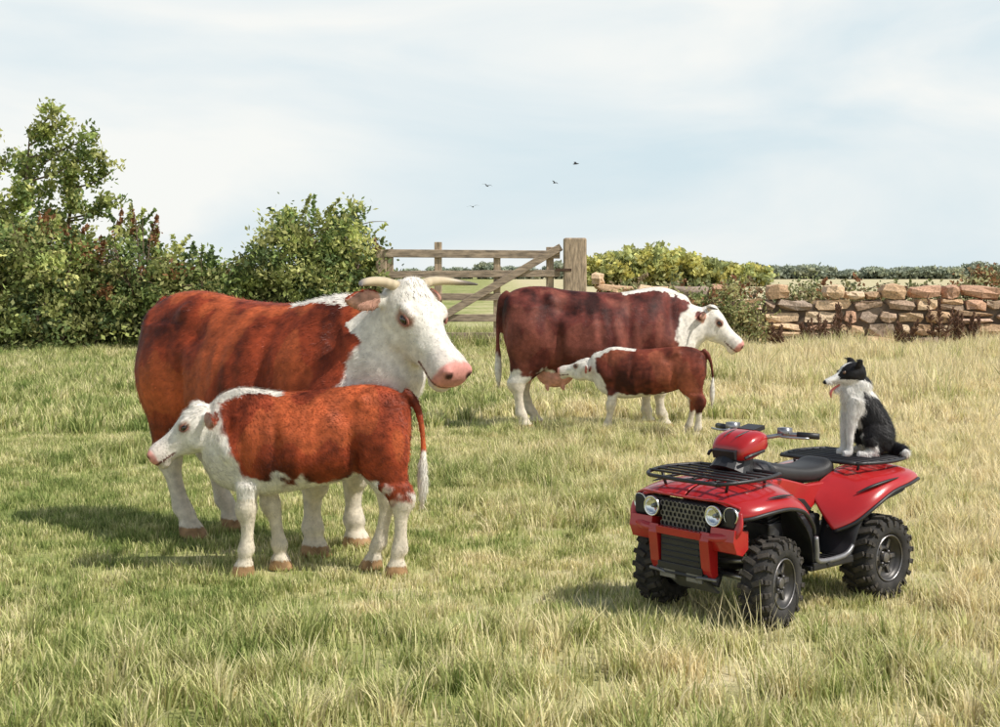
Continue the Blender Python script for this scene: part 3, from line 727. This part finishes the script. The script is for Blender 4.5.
while y<30:
    st=.82 if y<13 else 1.05
    xm=.36*y*1.2+1.6; x=-xm
    while x<xm:
        px=x+random.uniform(-.15,.15);py=y+random.uniform(-.15,.15)
        if y<13:
            nn=noise.noise((px*.5,py*.5,3))
            longq=( .5*(px/ (0.36*py)) + nn*.8 + (0.6 if py<5.9 else 0) )>.0
            nearani=(px<0 and 6.3<py<8.8)
            nearquad=(abs(px-1.3)<.95 and 5.2<py<7.1)
            if longq and not nearani and not nearquad:
                random.choice(pl).append((px,py))
                if px>-.3 and random.random()<.6: random.choice(ps).append((px,py))
            else: random.choice(pn).append((px,py))
        else:
            calfzone=(-.4<px<2.6 and 11.2<py<14.4)
            (random.choice(pn) if calfzone else random.choice(pf)).append((px,py))
            if (py>25.2 and random.random()<.8) or (px>.08*py and py>15 and random.random()<.34): random.choice(pt).append((px,py))
        x+=st
    y+=st
for a,bb in zip(near,pn): scatter('short_grass_area',a,bb)
for a,bb in zip(longn,pl): scatter('long_grass_area',a,bb)
for a,bb in zip(stem,ps): scatter('straw_stem_area',a,bb)
for a,bb in zip(far,pf): scatter('coarse_grass_area',a,bb)
for a,bb in zip(tall,pt): scatter('tall_grass_area',a,bb)

# ---------------------------------------------------------------- FOLIAGE
leaf_mat=attr_mat('foliage',.6,.35,0,90,.25)
bark=mat('bark',(.17,.12,.08),.9,var=.4,bump=.4,bscale=30)
PAL=[(.31,.38,.12),(.20,.27,.09),(.42,.46,.15),(.13,.18,.07),(.52,.52,.20),(.33,.35,.13)]
def leaves(P,size,rs,clr):
    n=len(P)
    a=rs.normal(0,1,(n,3)); a/=np.linalg.norm(a,axis=1,keepdims=True)
    b=rs.normal(0,1,(n,3)); b-=a*(a*b).sum(1,keepdims=True); b/=np.linalg.norm(b,axis=1,keepdims=True)
    s=size*rs.uniform(.6,1.3,(n,1))
    V=np.stack([P-a*s,P+b*s*.55,P+a*s,P-b*s*.55],1).reshape(-1,3)
    C=np.repeat(clr*rs.uniform(.65,1.4,(n,1)),4,0)
    return V,np.arange(n*4).reshape(-1,4),np.clip(C,0,.85)
def bush(name,u,D,vtop,w,seed,leaf=.055,nl=14000,brown=.06,shoots=8,depth=1.2,pal=PAL,base=0.,gap=.5,dropv=.75):
    rs=np.random.RandomState(seed); H=WZ(vtop,D); X=WX(u,D); hw=w/2
    root=empty(name,(X,D,base))
    g=Geo(); Pts=[];Cl=[]
    ns=max(5,int(w*3))
    for i in range(ns):
        bx=rs.uniform(-hw*.6,hw*.6); by=rs.uniform(-.3,.3)
        tx=bx*1.2+rs.normal(0,.25); tx=max(-hw,min(hw,tx)); ty=by+rs.normal(0,depth*.35)
        hh=H*math.sqrt(max(.15,1-(tx/hw)**2*.55))*rs.uniform(.75,.95)
        p=[(bx,by,-.05),(bx*.9+tx*.1,by,hh*.35),(bx*.4+tx*.6,(by+ty)/2,hh*.7),(tx,ty,hh)]
        g.tube(p,[.035,.028,.018,.005],6,3)
        for j in range(7):
            t=rs.uniform(.2,.85); q=np.array(p[1])*(1-t)+np.array(p[3])*t
            e=q+np.array([rs.normal(0,.28),rs.normal(0,.35),rs.uniform(.02,.3)])
            g.tube([q,(q+e)/2+np.array([0,0,.04]),e],[.012,.008,.003],5,2)
    g.obj('branches',bark,root)
    nc=int(nl/45)
    for i in range(nc):
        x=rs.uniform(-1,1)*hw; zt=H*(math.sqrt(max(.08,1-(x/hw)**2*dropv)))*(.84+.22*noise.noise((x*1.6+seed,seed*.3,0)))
        z=zt*(rs.rand()**.75); yy=rs.uniform(-1,1)*depth*math.sqrt(max(.1,1-(z/zt)**2*.7))
        if noise.noise((x*1.5,yy*1.5+seed,z*1.5))<-.28*gap+(-.12) : continue
        m=rs.randint(25,65); sg=rs.uniform(.07,.19)
        P=np.array([x,yy,z])+rs.normal(0,1,(m,3))*np.array([sg,sg,sg*.8])
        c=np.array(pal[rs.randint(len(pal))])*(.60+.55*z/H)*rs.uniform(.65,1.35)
        if rs.rand()<brown and z>zt*.6: c=np.array([.30,.15,.07])
        Pts.append(P);Cl.append(np.tile(c,(m,1)))
    for i in range(shoots):
        x=rs.uniform(-.85,.85)*hw; z0=H*math.sqrt(max(.1,1-(x/hw)**2*dropv))*.8; L_=rs.uniform(.35,.9)*H*.28
        dx=rs.normal(0,.25); m=int(45*L_/.4)
        t=rs.rand(m); P=np.stack([x+dx*t,rs.normal(0,.2)+0*t,z0+t*L_],1)+rs.normal(0,.05,(m,3))*(1.15-t)[:,None]
        c=np.array(pal[rs.randint(len(pal))])*1.1 if rs.rand()>.2 else np.array([.32,.16,.08])
        Pts.append(P);Cl.append(np.tile(c,(m,1)))
    P=np.concatenate(Pts);C=np.concatenate(Cl); k=P[:,2]>.02; P=P[k];C=C[k]
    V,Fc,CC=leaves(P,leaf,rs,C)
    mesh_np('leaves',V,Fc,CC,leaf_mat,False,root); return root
def sapling(name,u,D,vtop,seed,lean,leaf=.058,nb=20):
    rs=np.random.RandomState(seed); H=WZ(vtop,D); X=WX(u,D); root=empty(name,(X,D,0)); g=Geo(); Pts=[];Cl=[]
    tr=[np.array([0,0,0.]),np.array([.1*lean,0,H*.35]),np.array([.2*lean,.1,H*.7]),np.array([.3*lean,.1,H])]
    g.tube(tr,[.07,.055,.03,.008],8,4)
    for i in range(nb):
        t=rs.uniform(.18,1); q=tr[0]*(1-t)+tr[3]*t; a=rs.uniform(0,2*math.pi); l=rs.uniform(.6,1.35)*(1.15-t*.6)*H*.27
        dirn=np.array([math.cos(a)+.35*lean,math.sin(a)*.7,rs.uniform(.25,.8)]); e=q+dirn*l; mid=(q+e)/2+np.array([0,0,-.08])
        g.tube([q,mid,e],[.025,.015,.004],6,3)
        for j in range(int(8*l/.5)):
            s=rs.uniform(.25,1.05); c0=q*(1-s)+e*s+rs.normal(0,.07,3); m=rs.randint(12,30)
            Pts.append(c0+rs.normal(0,.075,(m,3))); Cl.append(np.tile(np.array(PAL[rs.choice([0,1,2,4,5])])*rs.uniform(.7,1.3),(m,1)))
    g.obj('trunk_and_limbs',bark,root)
    V,Fc,CC=leaves(np.concatenate(Pts),leaf,rs,np.concatenate(Cl)); mesh_np('leaves',V,Fc,CC,leaf_mat,False,root)
sapling('ash_sapling',14,26.5,128,3,.9,nb=26); sapling('ash_sapling',-50,27.5,120,5,.3); sapling('ash_sapling',58,27.8,170,8,.9,nb=22)
bush('hawthorn_bush',-40,26.5,190,2.6,11,nl=14000)
bush('hawthorn_bush',30,25.6,205,2.2,12,nl=15000)
bush('hawthorn_bush',82,26.2,225,1.9,13,nl=11000,brown=.08)
bush('hawthorn_bush',135,26.4,208,1.5,14,nl=10000,brown=.10,shoots=14)
bush('hawthorn_bush',185,26.0,234,1.7,15,nl=10000,brown=.08,shoots=12)
bush('hawthorn_bush',232,26.4,248,1.6,16,nl=8000,brown=.08)
bush('hawthorn_bush',298,26.3,200,2.1,17,nl=18000,brown=.02,shoots=16)
bush('hawthorn_bush',350,26.4,196,1.45,18,nl=12000,brown=.02,shoots=12)
BP=[(.30,.32,.14),(.22,.25,.12),(.40,.38,.19),(.34,.26,.15)]
for i,(u,vt,w) in enumerate([(628,276,1.1),(672,282,1.4),(712,284,1.2),(752,276,1.4),(805,279,1.4),(858,276,1.5),(910,279,1.4),(952,281,1.3),(982,264,1.1),(1030,268,1.6)]):
    bush('hedge_shrub',u,29.6,vt,w*1.15,30+i,leaf=.048,nl=3600,brown=.2,shoots=9,depth=.5,pal=BP,gap=.3)
for i,(u,vt,w) in enumerate([(702,290,1.0),(724,280,.7),(640,288,.8),(668,294,.8),(745,300,.5)]):
    bush('bramble_bush',u,26.4,vt,w,60+i,leaf=.04,nl=2600,brown=.1,shoots=10,depth=.4,pal=[(.40,.40,.17),(.26,.30,.12),(.50,.46,.22)])
YP=[(.66,.60,.20),(.55,.53,.19),(.46,.48,.19),(.38,.42,.19)]
DP=[(.34,.38,.29),(.29,.33,.25),(.39,.41,.29)]
def treeline(name,items,D,pal,leaf,seed):
    rs=np.random.RandomState(seed); Pts=[];Cl=[]; g=Geo()
    for (u,vt,w) in items:
        X=WX(u,D);H=WZ(vt,D);W=w*D/F/2
        g.tube([(X,D,0),(X+.2,D,H*.7)],[.25,.08],6,2)
        for i in range(int(90)):
            a=rs.uniform(0,2*math.pi);r_=math.sqrt(rs.rand()); x=X+W*r_*math.cos(a); z=H*.5+H*.5*r_*math.sin(a)*(.9+.1*rs.rand()); m=30
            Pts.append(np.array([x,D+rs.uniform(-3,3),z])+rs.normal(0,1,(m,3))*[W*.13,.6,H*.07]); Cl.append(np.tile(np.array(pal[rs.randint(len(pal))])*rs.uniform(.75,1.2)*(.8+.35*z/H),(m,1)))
    root=empty(name); g.obj('trunks',bark,root)
    P=np.concatenate(Pts);C=np.concatenate(Cl);k=P[:,2]>.05
    V,Fc,CC=leaves(P[k],leaf,rs,C[k]); mesh_np('crowns',V,Fc,CC,leaf_mat,False,root)
treeline('distant_trees',[(596,258,30),(612,253,34),(634,248,42),(658,247,40),(682,252,38),(704,259,34),(726,264,30),(752,266,34)],130,YP,.28,1)
rq=random.Random(9); its=[]; u=370
while u<1060:
    its.append((u,rq.uniform(262,271),rq.uniform(18,44))); u+=rq.uniform(14,34)
treeline('distant_trees',its,230,DP,.35,2)

# ---------------------------------------------------------------- WALL
def stone_wall():
    rs=random.Random(4); root=empty('dry_stone_wall',(0,0,0))
    D=27.0; x0=WX(592,D); x1=WX(1075,D)
    cols=[(.58,.39,.24),(.50,.34,.21),(.66,.48,.31),(.44,.32,.23),(.60,.42,.31),(.40,.31,.24),(.70,.54,.37),(.54,.33,.22)]
    Vs=[];Fs=[];Cs=[];n=0
    import bmesh
    z=0
    tops=lambda x: 1.14+ .24*noise.noise((x*1.1,5,0)) + .30*max(0,1-(x-x0)/1.3)
    while z<1.8:
        h=rs.choice([.16,.22,.28,.20,.25]); x=x0+rs.uniform(-.1,.2)
        while x<x1:
            l=rs.uniform(.22,.85)
            sub=[(z,h)] if rs.random()<.72 else [(z,h*.5),(z+h*.5,h*.5)]
            for (zz_,h_) in sub:
                hh=h_*rs.uniform(.84,1.06)
                if zz_+h_*.6<tops(x+l/2):
                    bm=bmesh.new(); bmesh.ops.create_cube(bm,size=1)
                    bmesh.ops.subdivide_edges(bm,edges=bm.edges[:],cuts=1,use_grid_fill=True)
                    dep=.5-.12*z+rs.uniform(-.12,.12)
                    tp=rs.uniform(-.18,.18); 
                    for v in bm.verts:
                        q=v.co.copy()
                        f=1-.12*max(0,(abs(q.x)>.4)+(abs(q.y)>.4)+(abs(q.z)>.4)-1)
                        q=q*f
                        v.co=Vector((q.x*(l-.015)+rs.uniform(-.035,.035),q.y*dep+rs.uniform(-.035,.035),q.z*(hh-.008)*(1+tp*2*q.x)+rs.uniform(-.026,.026)))
                    rt=Matrix.Rotation(rs.uniform(-.10,.10),3,'Y')
                    c=rs.choice(cols); b_=rs.uniform(.72,1.15)
                    for v in bm.verts:
                        p=rt@v.co; Vs.append((p.x+x+l/2,p.y+D,p.z+zz_+h_/2)); Cs.append([k*b_ for k in c])
                    bm.verts.index_update()
                    for f in bm.faces: Fs.append(tuple(v.index+n for v in f.verts))
                    n+=len(bm.verts); bm.free()
            x+=l
        z+=h
    sm=attr_mat('sandstone',.9,0,.8,12,.2,.40)
    o=mesh_np('stones',np.array(Vs),Fs,np.array(Cs),sm,False,root)
    md=o.modifiers.new('b','BEVEL'); md.width=.014; md.segments=1
    g=Geo(); g.box(((x0+x1)/2,D,.42),(x1-x0-.1,.24,.84)); g.obj('gap_shade_core',mat('dark_gap_shade',(.12,.09,.065),.95),root)  # dark box inside the wall, its colour stands in for shade in the gaps
stone_wall()

# ---------------------------------------------------------------- GATE
wood=mat('weathered_wood',(.33,.255,.185),.85,var=.5,scale=5,bump=.5,bscale=25,stretch=(1,6,6))
woodv=mat('weathered_post_wood',(.38,.29,.20),.85,var=.5,scale=5,bump=.5,bscale=25,stretch=(6,6,1))
def gate():
    D=26.0; root=empty('wooden_field_gate',(WX(480,D),D,0)); ox=WX(480,D)
    X=lambda u: WX(u,D)-ox
    g=Geo(); rs=random.Random(2)
    for v,hh in((254,.15),(274,.13),(297,.13),(318,.14),(336,.13)):
        z=WZ(v,D); g.box(((X(384)+X(560))/2,rs.uniform(-.004,.004),z),(X(560)-X(384),.045,hh),rotm('Y',R(rs.uniform(-.5,.5))))
    a=np.array([X(561),-.05,WZ(247,D)]); b=np.array([X(440),-.05,WZ(318,D)]); d=b-a; l=np.linalg.norm(d)
    g.box((a+b)/2,(l,.04,.14),rotm('Y',-math.atan2(d[2],d[0])))
    g.obj('rails',wood,root,False,.008)
    g=Geo()
    for u,vt,w in((390,249,.12),(438,242,.14),(497,252,.13),(550,247,.14)):
        zt=WZ(vt,D); g.box((X(u),.052,zt/2+.02),(w,.055,zt-.04))
    g.obj('uprights',woodv,root,False,.01)
    p=empty('gate_post',(WX(575,D),D+.05,0)); zt=WZ(238,D)
    g=Geo(); g.box((0,0,zt/2-.1),(.42,.34,zt+.2)); g.obj('post',woodv,p,False,.035,0,0,3)
    g=Geo()
    for z in(.5,1.5): g.box((-.22,-.17,z),(.30,.02,.05))
    g.obj('hinges',mat('rusty_iron',(.10,.06,.04),.7,.5),p,False,.004)
    p=empty('gate_post',(WX(381,D),D+.1,0)); g=Geo(); g.box((0,0,.9),(.2,.2,1.95)); g.obj('post',woodv,p,False,.02)
gate()
dk=mat('dock_seed',(.15,.08,.05),.9,var=.4)
def dock(u,D,h,seed):
    rs=np.random.RandomState(seed); g=Geo()
    for s in range(4):
        dx=rs.normal(0,.16); H=h*rs.uniform(.7,1); g.tube([(dx*.3,0,0),(dx,rs.normal(0,.05),H)],[.012,.006],5,2)
        for i in range(46):
            t=rs.uniform(.25,1); l=.13*(1.15-t); a=rs.uniform(0,6.28); q=np.array([dx*(.3+.7*t),0,H*t])
            g.tube([q,q+np.array([math.cos(a)*l,math.sin(a)*l,.06])],[.012,.008],4,1)
    o=g.obj('dock_plant',dk); o.location=(WX(u,D),D,0)
for i,(u,h) in enumerate([(822,.75),(838,.9),(812,.6),(938,1.0),(958,.7),(968,.75),(775,.5),(904,.55)]): dock(u,26.2+.2*(i%3),h,i)

bm_=mat('bird_dark',(.03,.03,.035),.8)
for i,(u,v,roll,s) in enumerate([(487,186,.2,.16),(473,207,-.1,.16),(555,183,.3,.13),(576,164,-.2,.17)]):
    D=55; g=Geo()
    g.tube([(-.7,0,0),(-.3,0,.02),(.2,0,.02),(.55,0,0),(.75,0,0)],[.03,.12,.15,.09,.01],8,3)
    for sg in(1,-1):
        g.add([(.35,0,.04),(.42,sg*.7,.42),(.0,sg*1.6,.2),(-.12,sg*.75,.36),(-.15,0,.02)],[(0,1,3,4),(1,2,3)])
    o=g.obj('flying_bird',bm_,None,False,0,0,.02); o.location=(WX(u,D),D,WZ(v,D)); o.scale=(s,)*3; o.rotation_euler=(roll,.1,R(60+40*i))

# ---------------------------------------------------------------- LIGHT, SKY, CAMERA
w=bpy.data.worlds.new('World'); scene.world=w; w.use_nodes=True; N=w.node_tree.nodes; L=w.node_tree.links
bg=N['Background']; bg.inputs[1].default_value=.1
sky=N.new('ShaderNodeTexSky'); sky.sky_type='NISHITA'; sky.sun_disc=False; sky.sun_elevation=R(50); sky.sun_rotation=R(115); sky.dust_density=1.5
tc=N.new('ShaderNodeTexCoord'); mp=N.new('ShaderNodeMapping'); mp.inputs['Scale'].default_value=(1,1,3.4); L.new(tc.outputs['Generated'],mp.inputs[0])
n=N.new('ShaderNodeTexNoise'); n.inputs['Scale'].default_value=2.6; n.inputs['Detail'].default_value=7; n.inputs['Roughness'].default_value=.5; n.inputs['Distortion'].default_value=.5; L.new(mp.outputs[0],n.inputs[0])
r=N.new('ShaderNodeValToRGB'); e=r.color_ramp.elements; e[0].position=.34; e[0].color=(6.8,8.1,8.7,1); e[1].position=.60; e[1].color=(9.6,9.7,9.4,1); x=e.new(.48); x.color=(8.2,8.9,9.1,1); L.new(n.outputs[0],r.inputs[0])
sx_=N.new('ShaderNodeSeparateXYZ'); L.new(tc.outputs['Generated'],sx_.inputs[0])
mr=N.new('ShaderNodeMapRange'); mr.interpolation_type='SMOOTHSTEP'; mr.inputs['From Min'].default_value=.22; mr.inputs['From Max'].default_value=.65; mr.inputs['To Min'].default_value=.96; mr.inputs['To Max'].default_value=.1; L.new(sx_.outputs[2],mr.inputs[0])
mx=N.new('ShaderNodeMixRGB'); L.new(mr.outputs[0],mx.inputs[0]); L.new(sky.outputs[0],mx.inputs[1]); L.new(r.outputs[0],mx.inputs[2])
L.new(mx.outputs[0],bg.inputs[0])
sd=bpy.data.lights.new('sun','SUN'); sd.energy=4.4; sd.angle=R(.6); sd.color=(1,.95,.87)
so=link(bpy.data.objects.new('sun',sd))
el=R(50); az=R(115); dirv=Vector((math.sin(az)*math.cos(el),math.cos(az)*math.cos(el),math.sin(el)))
so.rotation_euler=dirv.to_track_quat('Z','Y').to_euler()
cam=bpy.data.cameras.new('camera'); co=link(bpy.data.objects.new('camera',cam)); co.location=(0,0,CH); co.rotation_euler=(R(90),0,0)
cam.sensor_width=36; cam.lens=50.4; cam.shift_y=-(363.5-HZ)/1000; cam.clip_end=3000; cam.clip_start=.1
scene.camera=co
scene.view_settings.view_transform='Standard'; scene.view_settings.look='None'; scene.view_settings.exposure=0
